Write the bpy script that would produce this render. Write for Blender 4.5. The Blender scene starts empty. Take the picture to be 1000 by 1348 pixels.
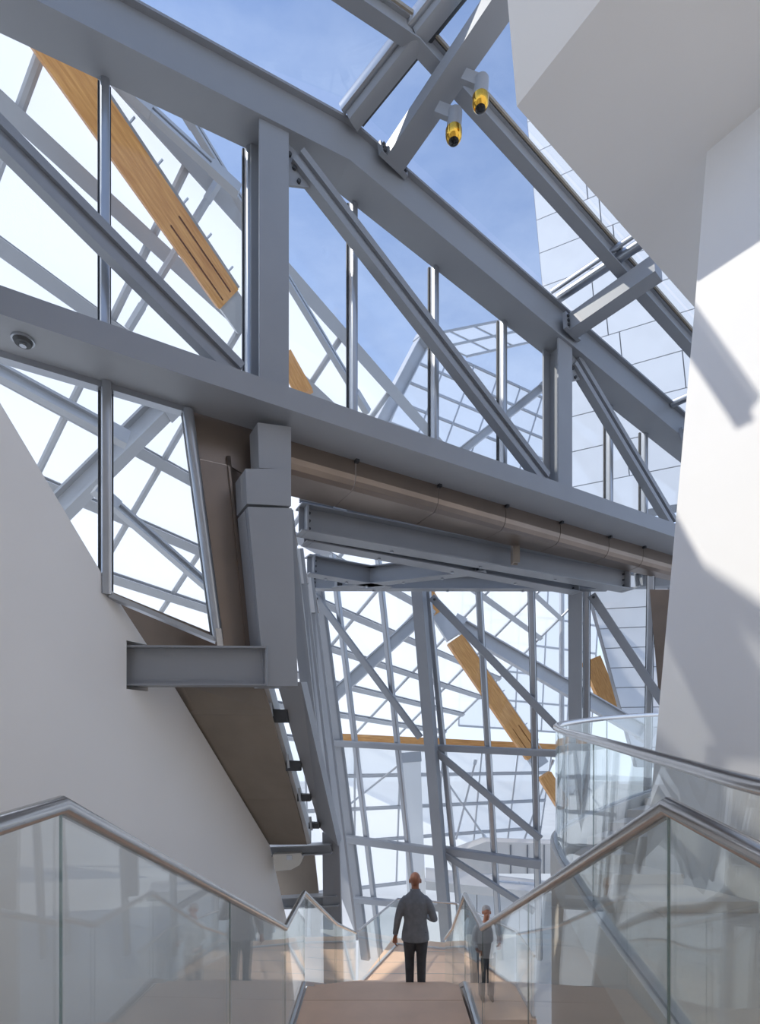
import bpy, bmesh, math, random
from mathutils import Vector, Matrix
random.seed(7)

# ------------------------------------------------------------------ camera, sky, sun, exposure
F, CX, HY, EYE = 720.0, 500.0, 975.0, 4.9        # focal length in px, principal column, horizon row, eye height
S = bpy.context.scene
col = S.collection
cam_d = bpy.data.cameras.new('camera'); cam = bpy.data.objects.new('camera', cam_d); col.objects.link(cam)
cam.location = (0, 0, EYE); cam.rotation_euler = (math.pi/2, 0, 0)
cam_d.sensor_fit = 'HORIZONTAL'; cam_d.sensor_width = 36.0; cam_d.lens = 36.0*F/1000.0
cam_d.shift_y = (HY-674.0)/1000.0
cam_d.clip_start = 0.02; cam_d.clip_end = 2000
S.camera = cam

SUN_TO = Vector((-math.cos(math.radians(44)), 0.0, math.sin(math.radians(44))))   # direction towards the sun
w = bpy.data.worlds.new('sky'); S.world = w; w.use_nodes = True
nt = w.node_tree; nt.nodes.clear()
out = nt.nodes.new('ShaderNodeOutputWorld'); bg = nt.nodes.new('ShaderNodeBackground')
sky = nt.nodes.new('ShaderNodeTexSky'); sky.sky_type = 'NISHITA'; sky.sun_disc = False
sky.sun_elevation = math.asin(SUN_TO.z); sky.sun_rotation = math.atan2(SUN_TO.x, SUN_TO.y)
sky.air_density = 1.0; sky.dust_density = .4; sky.ozone_density = 1.6
tc = nt.nodes.new('ShaderNodeTexCoord'); mp = nt.nodes.new('ShaderNodeMapping'); mp.inputs['Scale'].default_value = (1.6, 1.6, 4.0)
nz = nt.nodes.new('ShaderNodeTexNoise'); nz.inputs['Scale'].default_value = 1.7; nz.inputs['Detail'].default_value = 7; nz.inputs['Roughness'].default_value = .6
rp = nt.nodes.new('ShaderNodeValToRGB'); rp.color_ramp.elements[0].position = .38; rp.color_ramp.elements[1].position = .78
rp.color_ramp.elements[0].color = (0,)*3+(1,); rp.color_ramp.elements[1].color = (.30,)*3+(1,)
mx = nt.nodes.new('ShaderNodeMixRGB'); mx.inputs['Color2'].default_value = (5.6, 6.3, 7.6, 1)
nt.links.new(tc.outputs['Generated'], mp.inputs['Vector']); nt.links.new(mp.outputs['Vector'], nz.inputs['Vector'])
nt.links.new(nz.outputs['Fac'], rp.inputs['Fac']); sx = nt.nodes.new('ShaderNodeSeparateXYZ'); nt.links.new(tc.outputs['Generated'], sx.inputs['Vector'])
hz = nt.nodes.new('ShaderNodeMapRange'); hz.inputs['From Min'].default_value = .86; hz.inputs['From Max'].default_value = 0; hz.inputs['To Min'].default_value = 0; hz.inputs['To Max'].default_value = .85
nt.links.new(sx.outputs['Z'], hz.inputs['Value'])
hs = nt.nodes.new('ShaderNodeMath'); hs.operation = 'ADD'; hs.use_clamp = True
nt.links.new(hz.outputs['Result'], hs.inputs[0]); nt.links.new(rp.outputs['Color'], hs.inputs[1]); nt.links.new(hs.outputs[0], mx.inputs['Fac'])
tint = nt.nodes.new('ShaderNodeMixRGB'); tint.blend_type = 'MULTIPLY'; tint.inputs['Fac'].default_value = 1; tint.inputs['Color2'].default_value = (.74, .94, 1.22, 1)
nt.links.new(sky.outputs['Color'], tint.inputs['Color1']); nt.links.new(tint.outputs['Color'], mx.inputs['Color1']); nt.links.new(mx.outputs['Color'], bg.inputs['Color'])
bg.inputs['Strength'].default_value = 0.11
nt.links.new(bg.outputs['Background'], out.inputs['Surface'])
sun_d = bpy.data.lights.new('sun', 'SUN'); sun = bpy.data.objects.new('sun_offscreen', sun_d); col.objects.link(sun)
sun_d.energy = 2.35; sun_d.angle = math.radians(.55); sun_d.color = (1, .94, .86)
sun.rotation_euler = (-SUN_TO).to_track_quat('-Z', 'Y').to_euler(); sun.location = (-20, 10, 40)
vs = S.view_settings; vs.view_transform = 'Standard'; vs.look = 'None'; vs.gamma = 1; vs.use_curve_mapping = False
vs.exposure = 0.72

# ------------------------------------------------------------------ materials
def new_mat(name):
    m = bpy.data.materials.new(name); m.use_nodes = True
    return m, m.node_tree, m.node_tree.nodes['Principled BSDF']
def plain(name, c, rough=.5, metal=0., noise=.06, scale=3., bump=0., spec=.5):
    m, t, b = new_mat(name)
    b.inputs['Roughness'].default_value = rough; b.inputs['Metallic'].default_value = metal
    b.inputs['Specular IOR Level'].default_value = spec
    co = t.nodes.new('ShaderNodeTexCoord'); n = t.nodes.new('ShaderNodeTexNoise')
    n.inputs['Scale'].default_value = scale; n.inputs['Detail'].default_value = 5
    r = t.nodes.new('ShaderNodeValToRGB')
    r.color_ramp.elements[0].position = .3; r.color_ramp.elements[1].position = .7
    r.color_ramp.elements[0].color = tuple(x*(1-noise) for x in c)+(1,)
    r.color_ramp.elements[1].color = tuple(min(1, x*(1+noise)) for x in c)+(1,)
    t.links.new(co.outputs['Object'], n.inputs['Vector']); t.links.new(n.outputs['Fac'], r.inputs['Fac'])
    t.links.new(r.outputs['Color'], b.inputs['Base Color'])
    if bump:
        bp = t.nodes.new('ShaderNodeBump'); bp.inputs['Strength'].default_value = bump; bp.inputs['Distance'].default_value = .01
        n2 = t.nodes.new('ShaderNodeTexNoise'); n2.inputs['Scale'].default_value = scale*25
        t.links.new(co.outputs['Object'], n2.inputs['Vector']); t.links.new(n2.outputs['Fac'], bp.inputs['Height'])
        t.links.new(bp.outputs['Normal'], b.inputs['Normal'])
    return m
def glass(name, tint, f0=.05, gain=.9):
    m = bpy.data.materials.new(name); m.use_nodes = True; t = m.node_tree; t.nodes.clear()
    o = t.nodes.new('ShaderNodeOutputMaterial'); mix = t.nodes.new('ShaderNodeMixShader')
    tr = t.nodes.new('ShaderNodeBsdfTransparent'); tr.inputs['Color'].default_value = tint+(1,)
    gl = t.nodes.new('ShaderNodeBsdfGlossy'); gl.inputs['Roughness'].default_value = 0.0; gl.inputs['Color'].default_value = (.95, .97, .97, 1)
    lw = t.nodes.new('ShaderNodeLayerWeight'); lw.inputs['Blend'].default_value = .5
    pw = t.nodes.new('ShaderNodeMath'); pw.operation = 'POWER'; pw.inputs[1].default_value = 4.0
    ml = t.nodes.new('ShaderNodeMath'); ml.operation = 'MULTIPLY_ADD'; ml.inputs[1].default_value = gain; ml.inputs[2].default_value = f0
    t.links.new(lw.outputs['Facing'], pw.inputs[0]); t.links.new(pw.outputs[0], ml.inputs[0])
    t.links.new(ml.outputs[0], mix.inputs['Fac']); t.links.new(tr.outputs[0], mix.inputs[1]); t.links.new(gl.outputs[0], mix.inputs[2])
    t.links.new(mix.outputs[0], o.inputs['Surface'])
    return m
def frit(name, clear=.22, c=(.96, .94, .92)):
    """printed sail glass: part see-through, part white dots that scatter light both ways"""
    m = bpy.data.materials.new(name); m.use_nodes = True; t = m.node_tree; t.nodes.clear()
    o = t.nodes.new('ShaderNodeOutputMaterial')
    tl = t.nodes.new('ShaderNodeBsdfTranslucent'); tl.inputs['Color'].default_value = c+(1,)
    df = t.nodes.new('ShaderNodeBsdfDiffuse'); df.inputs['Color'].default_value = c+(1,)
    tr = t.nodes.new('ShaderNodeBsdfTransparent'); tr.inputs['Color'].default_value = (.96, .98, 1, 1)
    a = t.nodes.new('ShaderNodeMixShader'); a.inputs['Fac'].default_value = .35
    b = t.nodes.new('ShaderNodeMixShader'); b.inputs['Fac'].default_value = clear
    t.links.new(tl.outputs[0], a.inputs[1]); t.links.new(df.outputs[0], a.inputs[2])
    t.links.new(a.outputs[0], b.inputs[1]); t.links.new(tr.outputs[0], b.inputs[2]); t.links.new(b.outputs[0], o.inputs['Surface'])
    return m
def timber_mat():
    m, t, b = new_mat('glulam_timber')
    co = t.nodes.new('ShaderNodeTexCoord'); mp = t.nodes.new('ShaderNodeMapping'); mp.inputs['Scale'].default_value = (1.2, 14, 14)
    n = t.nodes.new('ShaderNodeTexNoise'); n.inputs['Scale'].default_value = 1.6; n.inputs['Detail'].default_value = 6
    r = t.nodes.new('ShaderNodeValToRGB')
    r.color_ramp.elements[0].position = .3; r.color_ramp.elements[0].color = (.52, .225, .06, 1)
    r.color_ramp.elements[1].position = .7; r.color_ramp.elements[1].color = (.76, .40, .13, 1)
    t.links.new(co.outputs['UV'], mp.inputs['Vector']); t.links.new(mp.outputs['Vector'], n.inputs['Vector'])
    t.links.new(n.outputs['Fac'], r.inputs['Fac']); t.links.new(r.outputs['Color'], b.inputs['Base Color'])
    b.inputs['Roughness'].default_value = .55
    return m
M = {
 'steel': plain('painted_grey_steel', (.30, .312, .33), .42, 0, .03, 1.5),
 'mullion': plain('aluminium_mullion', (.42, .44, .47), .28, .75, .03, 2),
 'dark': plain('dark_gasket', (.045, .048, .052), .5, 0, .1, 4),
 'wall': plain('white_plaster', (.87, .85, .82), .8, 0, .02, .8, .03),
 'bronze': plain('bronze_brown_panel', (.25, .20, .165), .32, .7, .10, 1.3),
 'slab': plain('brown_soffit_panel', (.26, .215, .17), .55, .15, .12, 1.6),
 'rail': plain('brushed_stainless', (.62, .60, .58), .22, 1., .04, 6),
 'shoe': plain('satin_metal_shoe', (.68, .69, .70), .35, .6, .03, 6),
 'stone': plain('beige_stone', (.88, .59, .40), .42, 0, .07, 2.2, .02),
 'stone_b': plain('grey_beige_stone', (.52, .475, .43), .5, 0, .06, 2.2, .02),
 'timber': timber_mat(),
 'glass': glass('clear_glazing', (.97, .985, .99), .02, .55),
 'bal': glass('balustrade_glass', (.955, .968, .96), .04, .7),
 'edge': plain('green_glass_edge', (.20, .27, .25), .2, 0, .1, 5),
 'frit': frit('fritted_sail_glass'),
 'frit2': frit('fritted_sail_glass_clearer', .3, (.90, .91, .94)),
 'sailrib': plain('pale_sail_steel', (.46, .47, .49), .4, .2, .03, 2),
 'clad': plain('white_fibre_concrete', (.66, .67, .69), .6, 0, .035, 1.2),
 'clad_back': plain('grey_joint_backing', (.22, .22, .23), .8, 0, .1, 2),
 'terrace': plain('cream_terrace_stone', (.74, .69, .63), .7, 0, .05, 1),
 'ground': plain('pale_ground', (.52, .52, .50), .9, 0, .1, .2),
 'white': plain('off_white_metal', (.72, .70, .64), .4, 0, .02, 3),
 'gold': plain('gold_reflector', (.85, .48, .07), .12, 1., .02, 6),
 'black': plain('black_lens', (.012, .011, .010), .15, 0, .1, 6),
 'suit': plain('charcoal_suit', (.225, .232, .245), .8, 0, .12, 14),
 'trouser': plain('dark_trousers', (.075, .078, .085), .85, 0, .12, 14),
 'skin': plain('tanned_skin', (.40, .17, .095), .5, 0, .10, 18),
 'shoes': plain('black_leather', (.012, .011, .011), .35, 0, .1, 10),
 'hair': plain('grey_hair', (.36, .33, .31), .8, 0, .2, 30),
 'shirt': plain('pale_shirt', (.62, .63, .64), .8, 0, .06, 10),
 'jeans': plain('slate_trousers', (.12, .14, .17), .85, 0, .1, 10),
 'wall_beige': plain('beige_plaster', (.66, .60, .53), .7, 0, .04, .8, .03),
 'strip': plain('tan_seal', (.42, .36, .27), .4, .3, .05, 4),
 'galv': plain('galvanised_pipe', (.45, .47, .50), .3, .8, .08, 6),
}

# ------------------------------------------------------------------ helpers
UP = Vector((0, 0, 1))
def P(px, py, z): return Vector(((px-CX)/F*z, z, EYE+(HY-py)/F*z))         # photo pixel at a known depth
def PH(px, py, h): return P(px, py, F*h/(HY-py))                           # photo pixel at a known height above the eye
class Plane:
    """a real plane of the building; at() puts a photo pixel on it, off = metres towards the viewer"""
    def __init__(s, p, n):
        s.p = Vector(p); s.n = Vector(n).normalized()
        if s.n.dot(Vector((0, 0, EYE))-s.p) < 0: s.n = -s.n
    def at(s, px, py, off=0.):
        c = Vector((0, 0, EYE)); d = P(px, py, 1)-c
        return c+d*((s.p+s.n*off-c).dot(s.n)/d.dot(s.n))
def tag(o, label=None, cat=None, group=None, kind=None):
    if label: o['label'] = label
    if cat: o['category'] = cat
    if group: o['group'] = group
    if kind: o['kind'] = kind
    return o
def empty(name, loc, label=None, cat=None, group=None, kind=None):
    o = bpy.data.objects.new(name, None); col.objects.link(o); o.location = loc; o.empty_display_size = .2
    return tag(o, label, cat, group, kind)
ROOTM = {}
def obj(name, vf, mat, parent=None, smooth=False):
    v, f = vf
    me = bpy.data.meshes.new(name)
    c = Vector((0, 0, 0))
    for p in v: c += Vector(p)
    c /= len(v)
    me.from_pydata([tuple(Vector(p)-c) for p in v], [], f)
    bm = bmesh.new(); bm.from_mesh(me); bmesh.ops.recalc_face_normals(bm, faces=bm.faces)
    if smooth:
        for fc in bm.faces: fc.smooth = len(fc.verts) == 4
    bm.to_mesh(me); bm.free()
    if smooth: me.set_sharp_from_angle(angle=math.radians(35))
    me.materials.append(M[mat] if isinstance(mat, str) else mat)
    o = bpy.data.objects.new(name, me); col.objects.link(o); o.location = c
    if parent is not None: put(o, parent)
    return o
def wpos(o):
    p = Vector(o.location)
    return p if o.parent is None else p+wpos(o.parent)
def put(o, parent):
    o.location = Vector(o.location)-wpos(parent); o.parent = parent
def join(*parts):
    v, f = [], []
    for a, b in parts:
        k = len(v); v += list(a); f += [tuple(i+k for i in q) for q in b]
    return v, f
def extrude(ring, vec):
    """closed polygon ring pushed along vec into a solid"""
    n = len(ring); vec = Vector(vec)
    v = [Vector(p) for p in ring]+[Vector(p)+vec for p in ring]
    f = [tuple(range(n))[::-1], tuple(range(n, 2*n))]+[(i, (i+1) % n, n+(i+1) % n, n+i) for i in range(n)]
    return v, f
def sweep(secs, cap=True):
    n = len(secs[0]); v = [p for s in secs for p in s]; f = []
    for k in range(len(secs)-1):
        for i in range(n):
            j = (i+1) % n; f.append((k*n+i, k*n+j, (k+1)*n+j, (k+1)*n+i))
    if cap: f += [tuple(range(n))[::-1], tuple(range((len(secs)-1)*n, len(secs)*n))]
    return v, f
def frame(p0, p1, up=UP):
    a = (p1-p0).normalized(); s = a.cross(up)
    if s.length < 1e-4: s = a.cross(Vector((1, 0, 0)))
    s.normalize(); return a, s, s.cross(a).normalized()
def prof(p0, p1, pts, up=UP):
    """profile pts (side, up) swept straight from p0 to p1"""
    a, s, u = frame(p0, p1, up)
    return sweep([[p+s*x+u*y for x, y in pts] for p in (p0, p1)])
def rect(w, h): return [(-w/2, -h/2), (w/2, -h/2), (w/2, h/2), (-w/2, h/2)]
def rrect(w, h, r):
    o = []
    for cx, cy, a0 in ((w/2-r, h/2-r, 0), (-w/2+r, h/2-r, 90), (-w/2+r, -h/2+r, 180), (w/2-r, -h/2+r, 270)):
        for k in (0, 45, 90): o.append((cx+r*math.cos(math.radians(a0+k)), cy+r*math.sin(math.radians(a0+k))))
    return o
def hsec(w, h, tf=.022, tw=.016):
    return [(-w/2, -h/2), (w/2, -h/2), (w/2, -h/2+tf), (tw/2, -h/2+tf), (tw/2, h/2-tf), (w/2, h/2-tf), (w/2, h/2), (-w/2, h/2),
            (-w/2, h/2-tf), (-tw/2, h/2-tf), (-tw/2, -h/2+tf), (-w/2, -h/2+tf)]
def csec(w, h, lip=.05, t=.025):   # closed box with a shallow channel on the +side
    return [(-w/2, -h/2), (w/2, -h/2), (w/2, -h/2+t), (w/2-lip, -h/2+t), (w/2-lip, h/2-t), (w/2, h/2-t), (w/2, h/2), (-w/2, h/2)]
def beam(p0, p1, w, h, up=UP): return prof(p0, p1, rect(w, h), up)
def ibeam(p0, p1, w, h, up=UP): return prof(p0, p1, hsec(w, h), up)
def tube(pts, r, n=10):
    """round rail through pts with mitred corners"""
    secs = []
    for k, p in enumerate(pts):
        a = (pts[k]-pts[k-1]).normalized() if k else None
        b = (pts[k+1]-pts[k]).normalized() if k < len(pts)-1 else None
        t = (a if b is None else b if a is None else (a+b)).normalized()
        s = t.cross(UP); s.normalize(); u = s.cross(t)
        m = 1. if (a is None or b is None) else 1./max(.35, math.cos(a.angle(b)/2))
        bend = None
        if a is not None and b is not None and a.angle(b) > 1e-3: bend = (b-a).normalized()
        ring = []
        for i in range(n):
            q = s*math.cos(2*math.pi*i/n)*r+u*math.sin(2*math.pi*i/n)*r
            if bend is not None: q += bend*(q.dot(bend)*(m-1))
            ring.append(p+q)
        secs.append(ring)
    return sweep(secs)
def cyl(p0, p1, r, n=12, r2=None):
    a, s, u = frame(p0, p1)
    r2 = r if r2 is None else r2
    return sweep([[p+s*math.cos(2*math.pi*i/n)*q+u*math.sin(2*math.pi*i/n)*q for i in range(n)] for p, q in ((p0, r), (p1, r2))])
def cut(o, tools):
    """take solids out of a mesh object for good"""
    for vf in tools:
        k = obj('cutter', vf, 'wall'); md = o.modifiers.new('cut', 'BOOLEAN'); md.operation = 'DIFFERENCE'; md.solver = 'EXACT'; md.object = k
        bpy.context.view_layer.update()
        me = bpy.data.meshes.new_from_object(o.evaluated_get(bpy.context.evaluated_depsgraph_get()))
        old = o.data; o.modifiers.clear(); o.data = me; bpy.data.meshes.remove(old)
        km = k.data; bpy.data.objects.remove(k); bpy.data.meshes.remove(km)
def bolts(parent, centre, across, along, normal, rows, cols, dx, dy, r=.018):
    for i in range(rows):
        for j in range(cols):
            c = centre+along*((i-(rows-1)/2)*dy)+across*((j-(cols-1)/2)*dx)
            obj('bolt', cyl(c, c+normal*.02, r, 8), 'dark', parent)
def lin(a, b, t): return a+(b-a)*t

# ------------------------------------------------------------------ reference planes of the building
KD = Vector((.857, .515, 0)).normalized(); NA = Vector((.515, -.857, 0)).normalized()
A0 = Vector((-2.938, 5.85, EYE))
A = Plane(A0, NA)                                    # glazed truss wall, near at left, running away to the right
def tA(px): return (A.at(px, 975)-A0).dot(KD)
def onA(t, z, off=0.): 
    p = A0+KD*t+NA*off; p.z = z; return p
fall = Vector((.417, 1, -4.2)).normalized(); UB = Vector((.923, -.384, 0)).normalized()
B = Plane(P(560, 780, 13.4), UB.cross(fall))         # leaning back facade
CD = Vector((.665, -.747, 0)).normalized()           # skylight cross beams: level, from the truss towards the stairs

FL, ML, UL = 0.0, 1.96, 3.60                         # lower, middle and upper landing levels
XL, XR = -.872, .945
Y1a, Y1b, Y2a, Y2b = 1.9, 5.28, 6.55, 10.8
def stairx(y):
    if y <= Y1b: t = max(0, (y-Y1a)/(Y1b-Y1a)); return lin(-.96, XL, t), lin(.865, XR, t)
    if y <= Y2a: return XL, lin(XR, .98, (y-Y1b)/(Y2a-Y1b))
    t = (y-Y2a)/(Y2b-Y2a); return lin(XL, -.43, t), lin(.98, 1.205, t)

# ------------------------------------------------------------------ ground, floors, walls
g = obj('ground', ([(-90, -40, -7), (120, -40, -7), (120, 160, -7), (-90, 160, -7)], [(0, 1, 2, 3)]), 'ground'); tag(g, kind='structure')
# lower landing floor
fp = [(-.48, 10.8), (.33, 13.6), (1.66, 13.25), (2.75, 10.95), (2.75, 9.6), (1.3, 9.6), (1.28, 10.8)]
fl = obj('floor', extrude([Vector((x, y, FL)) for x, y in fp], (0, 0, -.3)), 'stone'); tag(fl, kind='structure')
for k in range(1, 4):                                # recessed joints between the paving slabs read as thin inlaid strips
    y = 10.9+k*.6
    obj('floor_joint', beam(Vector((max(-.4, -.45+(y-10.8)*.29), y, FL+.001)), Vector((min(2.6, 2.75-(y-10.95)*.47), y, FL+.001)), .012, .004), 'stone_b', fl)

fb = obj('floor_base', extrude([Vector((-3.6, -3.4, -.35)), Vector((9.5, -3.4, -.35)), Vector((9.5, 9.5, -.35)), Vector((-1.9, 9.5, -.35))], (0, 0, -.3)), 'terrace'); tag(fb, kind='structure')
WL_D = Vector((.333, .943, 0)).normalized()
WL = Plane((-2.938, 5.85, EYE), Vector((WL_D.y, -WL_D.x, 0)))
def wl(px, py): return WL.at(px, py)
lo = wl(378, 1215)
wtop = wl(-24, 493); wring = [Vector((wtop.x, wtop.y, 11.55)), wtop, wl(0, 530), wl(150, 782), wl(230, 905), wl(355, 1113), lo, Vector((lo.x+.12, lo.y+.34, -.3)), Vector((-5.2, -.6, -.3)), Vector((-5.2, -.6, EYE+6))]  # near end, out of view, raised to roof height to block sun from winding steps
wring[-2] = A0-WL_D*7.0; wring[-2].z = -.3
wring[-1] = A0-WL_D*7.0; wring[-1].z = 11.55
wallL = obj('wall_left', extrude(wring, -WL.n*.28), 'wall'); tag(wallL, kind='structure')

WR_H = Vector((.5, -.85, 0)).normalized()
wr0 = P(870, 900, 5.7); wr1 = P(930, 200, 5.6)
WR = Plane(wr0, WR_H.cross(wr1-wr0))
rr = [WR.at(930, 200), WR.at(914, 405), WR.at(895, 620), WR.at(870, 900), WR.at(838, 1260)]
low = rr[-1]+(rr[-1]-rr[-2])*1.2
rb = low+WR_H*6.4; top = WR.at(1000, 90); tr_ = top+(top-WR.at(930, 200)).normalized()*6
wallR = obj('wall_right', extrude(rr+[low, rb, Vector((rb.x+.5, rb.y, tr_.z)), tr_, top], -WR.n*.25), 'wall'); tag(wallR, kind='structure')

# white volume overhead: sloping underside, left face tilted to overhang, shaped to stay out of the sun
a_, b_, c_ = P(680, 140, 5.6), P(914, 405, 7.25), WR.at(930, 200)
Q = Plane(a_, (b_-a_).cross(c_-a_))
ring = [a_, b_, Q.at(975, 330), Q.at(1040, 200), Q.at(1080, 60), Q.at(1060, -120), Q.at(890, -127)]
ceil = obj('ceiling', extrude(ring, Vector((-.20, -.45, .48))*4), 'wall'); tag(ceil, kind='structure')

# the closed part of the hall behind and above the viewer
wb = obj('wall_back', extrude([Vector((-7.5, -3.4, -.3)), Vector((9.5, -3.4, -.3)), Vector((9.5, -3.4, 11.6)), Vector((-7.5, -3.4, 11.6))], (0, -.3, 0)), 'wall'); tag(wb, kind='structure')
rf = obj('ceiling_upper', extrude([Vector((-7.5, -3.4, 11.6)), Vector((9.5, -3.4, 11.6)), Vector((9.5, .6, 11.6)), Vector((-7.5, .6, 11.6))], (0, 0, .3)), 'wall'); tag(rf, kind='structure')  # unseen roof, stopped short so more sky light falls in
ws_ = obj('wall_side', extrude([Vector((9.5, -3.4, -.3)), Vector((9.5, 6.0, -.3)), Vector((9.5, 6.0, 11.6)), Vector((9.5, -3.4, 11.6))], (.3, 0, 0)), 'wall'); tag(ws_, kind='structure')

# ------------------------------------------------------------------ glazed truss wall
UC = [(-80, 6), (440, 250), (960, 660)]              # far bottom edge of the top chord
ucp = [A.at(*q) for q in UC]; uct = [(p-A0).dot(KD) for p in ucp]
def uz(t):
    k = 0 if t < uct[1] else 1
    return lin(ucp[k].z, ucp[k+1].z, (t-uct[k])/(uct[k+1]-uct[k]))
lz = A.at(640, 655).z                                # bottom of the level lower chord
UW, UH, LW, LH = .44, .54, .56, .26
truss = empty('roof_truss', onA(0, lz), 'grey steel roof truss with kinked top chord, columns and diagonals in the glass wall', 'truss')
csx = [(0, 0), (UW, 0), (UW, .03), (UW-.07, .03), (UW-.07, UH-.03), (UW, UH-.03), (UW, UH), (0, UH)]
obj('top_chord', sweep([[p+NA*x+UP*y for x, y in csx] for p in ucp]), 'steel', truss)
lt0, lt1 = tA(-80), tA(935)
lsx = [(-.06, 0), (LW, 0), (LW, LH), (-.06, LH)]
lch = obj('bottom_chord', sweep([[onA(t, lz)+NA*x+UP*y for x, y in lsx] for t in (lt0, lt1)]), 'steel', truss)
def column(px, off, w, dep):
    t = (A.at(px, 400, off)-A0).dot(KD)
    z0, z1 = lz+LH-.01, uz(t)+.02
    pts = [(x, y) for x, y in hsec(w, dep, .03, .02)]
    c = off-dep/2
    o = obj('column', sweep([[onA(t, z, c)+KD*x+NA*y for x, y in pts] for z in (z0, z1)]), 'steel', truss)
    obj('gusset_plate', sweep([[onA(t+w/2+.02, z, c+.02*s)+KD*x for x in (0, .28)][::s] for s in (1, -1) for z in (0,)]) if False else
        extrude([onA(t+w/2-.02, z1-.02, c+.08), onA(t+w/2+.26, z1-.02-.1, c+.08), onA(t+w/2+.30, z1-.42, c+.08), onA(t+w/2-.02, z1-.55, c+.08)], -NA*.03), 'steel', o)
    return t, c, z1
ca = column(361, .40, .36, .34); cb = column(744, .40, .33, .34)
for tt, c, z1 in (ca, cb):
    for k in range(3):
        q = onA(tt+.22+.06*k, z1-.17-.13*k, c+.08); obj('bolt', cyl(q, q+NA*.03, .025, 8), 'dark', truss)
def diagonal(x0, y0, x1, y1, w):
    p0, p1 = A.at(x0, y0, .30), A.at(x1, y1, .30)
    a = (p1-p0).normalized(); s = NA; u = s.cross(a)
    pts = [(-w/2, -.07), (-w*.16, -.07), (-w*.16, -.02), (w*.16, -.02), (w*.16, -.07), (w/2, -.07), (w/2, .07), (-w/2, .07)]
    o = obj('diagonal', sweep([[p+u*x-s*y for x, y in pts] for p in (p0, p1)]), 'steel', truss)
diagonal(-60, 118, 312, 492, .26); diagonal(390, 208, 716, 632, .26); diagonal(756, 476, 884, 690, .25)

win1 = empty('window_1', onA(0, lz), kind='structure')
mpx = [-70, 138, 328, 465, 572, 662, 728, 802, 848, 905]
for px in mpx:
    t = tA(px); 
    o = obj('mullion', sweep([[onA(t, z, -.02)+KD*x+NA*y for x, y in rrect(.095, .16, .03)] for z in (lz+LH-.02, uz(t)+.05)]), 'mullion', win1, True)
    obj('gasket', sweep([[onA(t, z, -.075)+KD*x+NA*y for x, y in rect(.13, .03)] for z in (lz+LH-.02, uz(t)+.05)]), 'dark', o)
for a, b in zip(mpx[:-1], mpx[1:]):
    ta, tb = tA(a), tA(b)
    obj('pane', extrude([onA(ta+.05, lz+LH, -.08), onA(tb-.05, lz+LH, -.08), onA(tb-.05, uz(tb)+.3, -.08), onA(ta+.05, uz(ta)+.3, -.08)], -NA*.02), 'glass', win1)

# lower left window under the chord
win2 = empty('window_2', A.at(200, 700), kind='structure')
t = tA(140)
o = obj('mullion', sweep([[onA(t, z, -.02)+KD*x+NA*y for x, y in rrect(.10, .16, .03)] for z in (A.at(140, 783).z, lz)]), 'mullion', win2, True)
obj('gasket', sweep([[onA(t, z, -.085)+KD*x+NA*y for x, y in rect(.15, .03)] for z in (A.at(140, 783).z, lz)]), 'dark', o)
obj('raking_mullion', cyl(A.at(247, 540, .0), A.at(287, 842, .0), .062, 14), 'mullion', win2, True)
obj('raking_gasket', prof(A.at(241, 540, -.06), A.at(281, 842, -.06), rect(.05, .06), NA), 'dark', win2)
obj('head_frame', prof(onA(tA(-80), lz-.03, -.05), onA(tA(252), lz-.03, -.05), rect(.12, .07)), 'mullion', win2)
obj('sill_frame', prof(A.at(143, 784, -.03), A.at(287, 845, -.03), rect(.12, .05)), 'mullion', win2)
obj('clamp', beam(A.at(286, 828, .03), A.at(290, 862, .03), .07, .08, NA), 'rail', win2)
obj('pane', extrude([onA(tA(-80), lz, -.1), onA(tA(133), lz, -.1), A.at(133, 790, -.1), A.at(100, 780, -.1), A.at(-80, 560, -.1)], -NA*.02), 'glass', win2)
obj('pane', extrude([onA(tA(147), lz, -.1), onA(tA(243), lz, -.1), A.at(283, 842, -.1), A.at(147, 786, -.1)], -NA*.02), 'glass', win2)

# ------------------------------------------------------------------ brown metal cladding around the lower chord
clad = empty('metal_bulkhead', onA(3, lz-.4), 'brown metal panel bulkhead hung under the bottom chord of the truss', 'bulkhead')
bpx = [372, 471, 580, 669, 741, 805, 850, 905]
HB = .37
for a, b in zip(bpx[:-1], bpx[1:]):
    ta, tb = tA(a)+.006, tA(b)-.006
    sec = [(-.06, 0), (-.06, -.20), (-.075, -.27), (-.11, -.33), (-.17, -HB), (-.20, -HB+.02), (-.13, -.30), (-.10, -.24), (-.09, 0)]
    o = obj('fascia_panel', sweep([[onA(t, lz)+NA*x+UP*y for x, y in sec] for t in (ta, tb)]), 'bronze', clad)
    bd = lambda t: lin(.72, .34, max(0, (t-tA(471))/(tA(905)-tA(471))))
    obj('soffit_panel', sweep([[onA(t, lz)+NA*x+UP*y for x, y in [(-.17, -HB), (-bd(t), -HB-.02), (-bd(t), -HB+.01), (-.17, -HB+.02)]] for t in (ta, tb)]), 'bronze', clad)
    q = onA(tb+.006, lz-.02, -.03); obj('panel_clip', beam(q+NA*.03, q-NA*.03, .05, .04), 'dark', clad)
side = empty('metal_side_cladding', A.at(300, 860), 'dark brown metal cladding between raking window mullion and box column', 'cladding')
def flat(name, pts, mat, parent, depth=.03, pl=A):
    """panel: photo pixels with an offset from the wall plane, given a thickness"""
    r = [pl.at(x, y, o) for x, y, o in pts]
    return obj(name, extrude(r, -pl.n*depth), mat, parent)
flat('panel', [(246, 538, -.10), (350, 566, -.10), (350, 640, -.10), (300, 612, -.10), (259, 603, -.10)], 'bronze', side)
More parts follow.
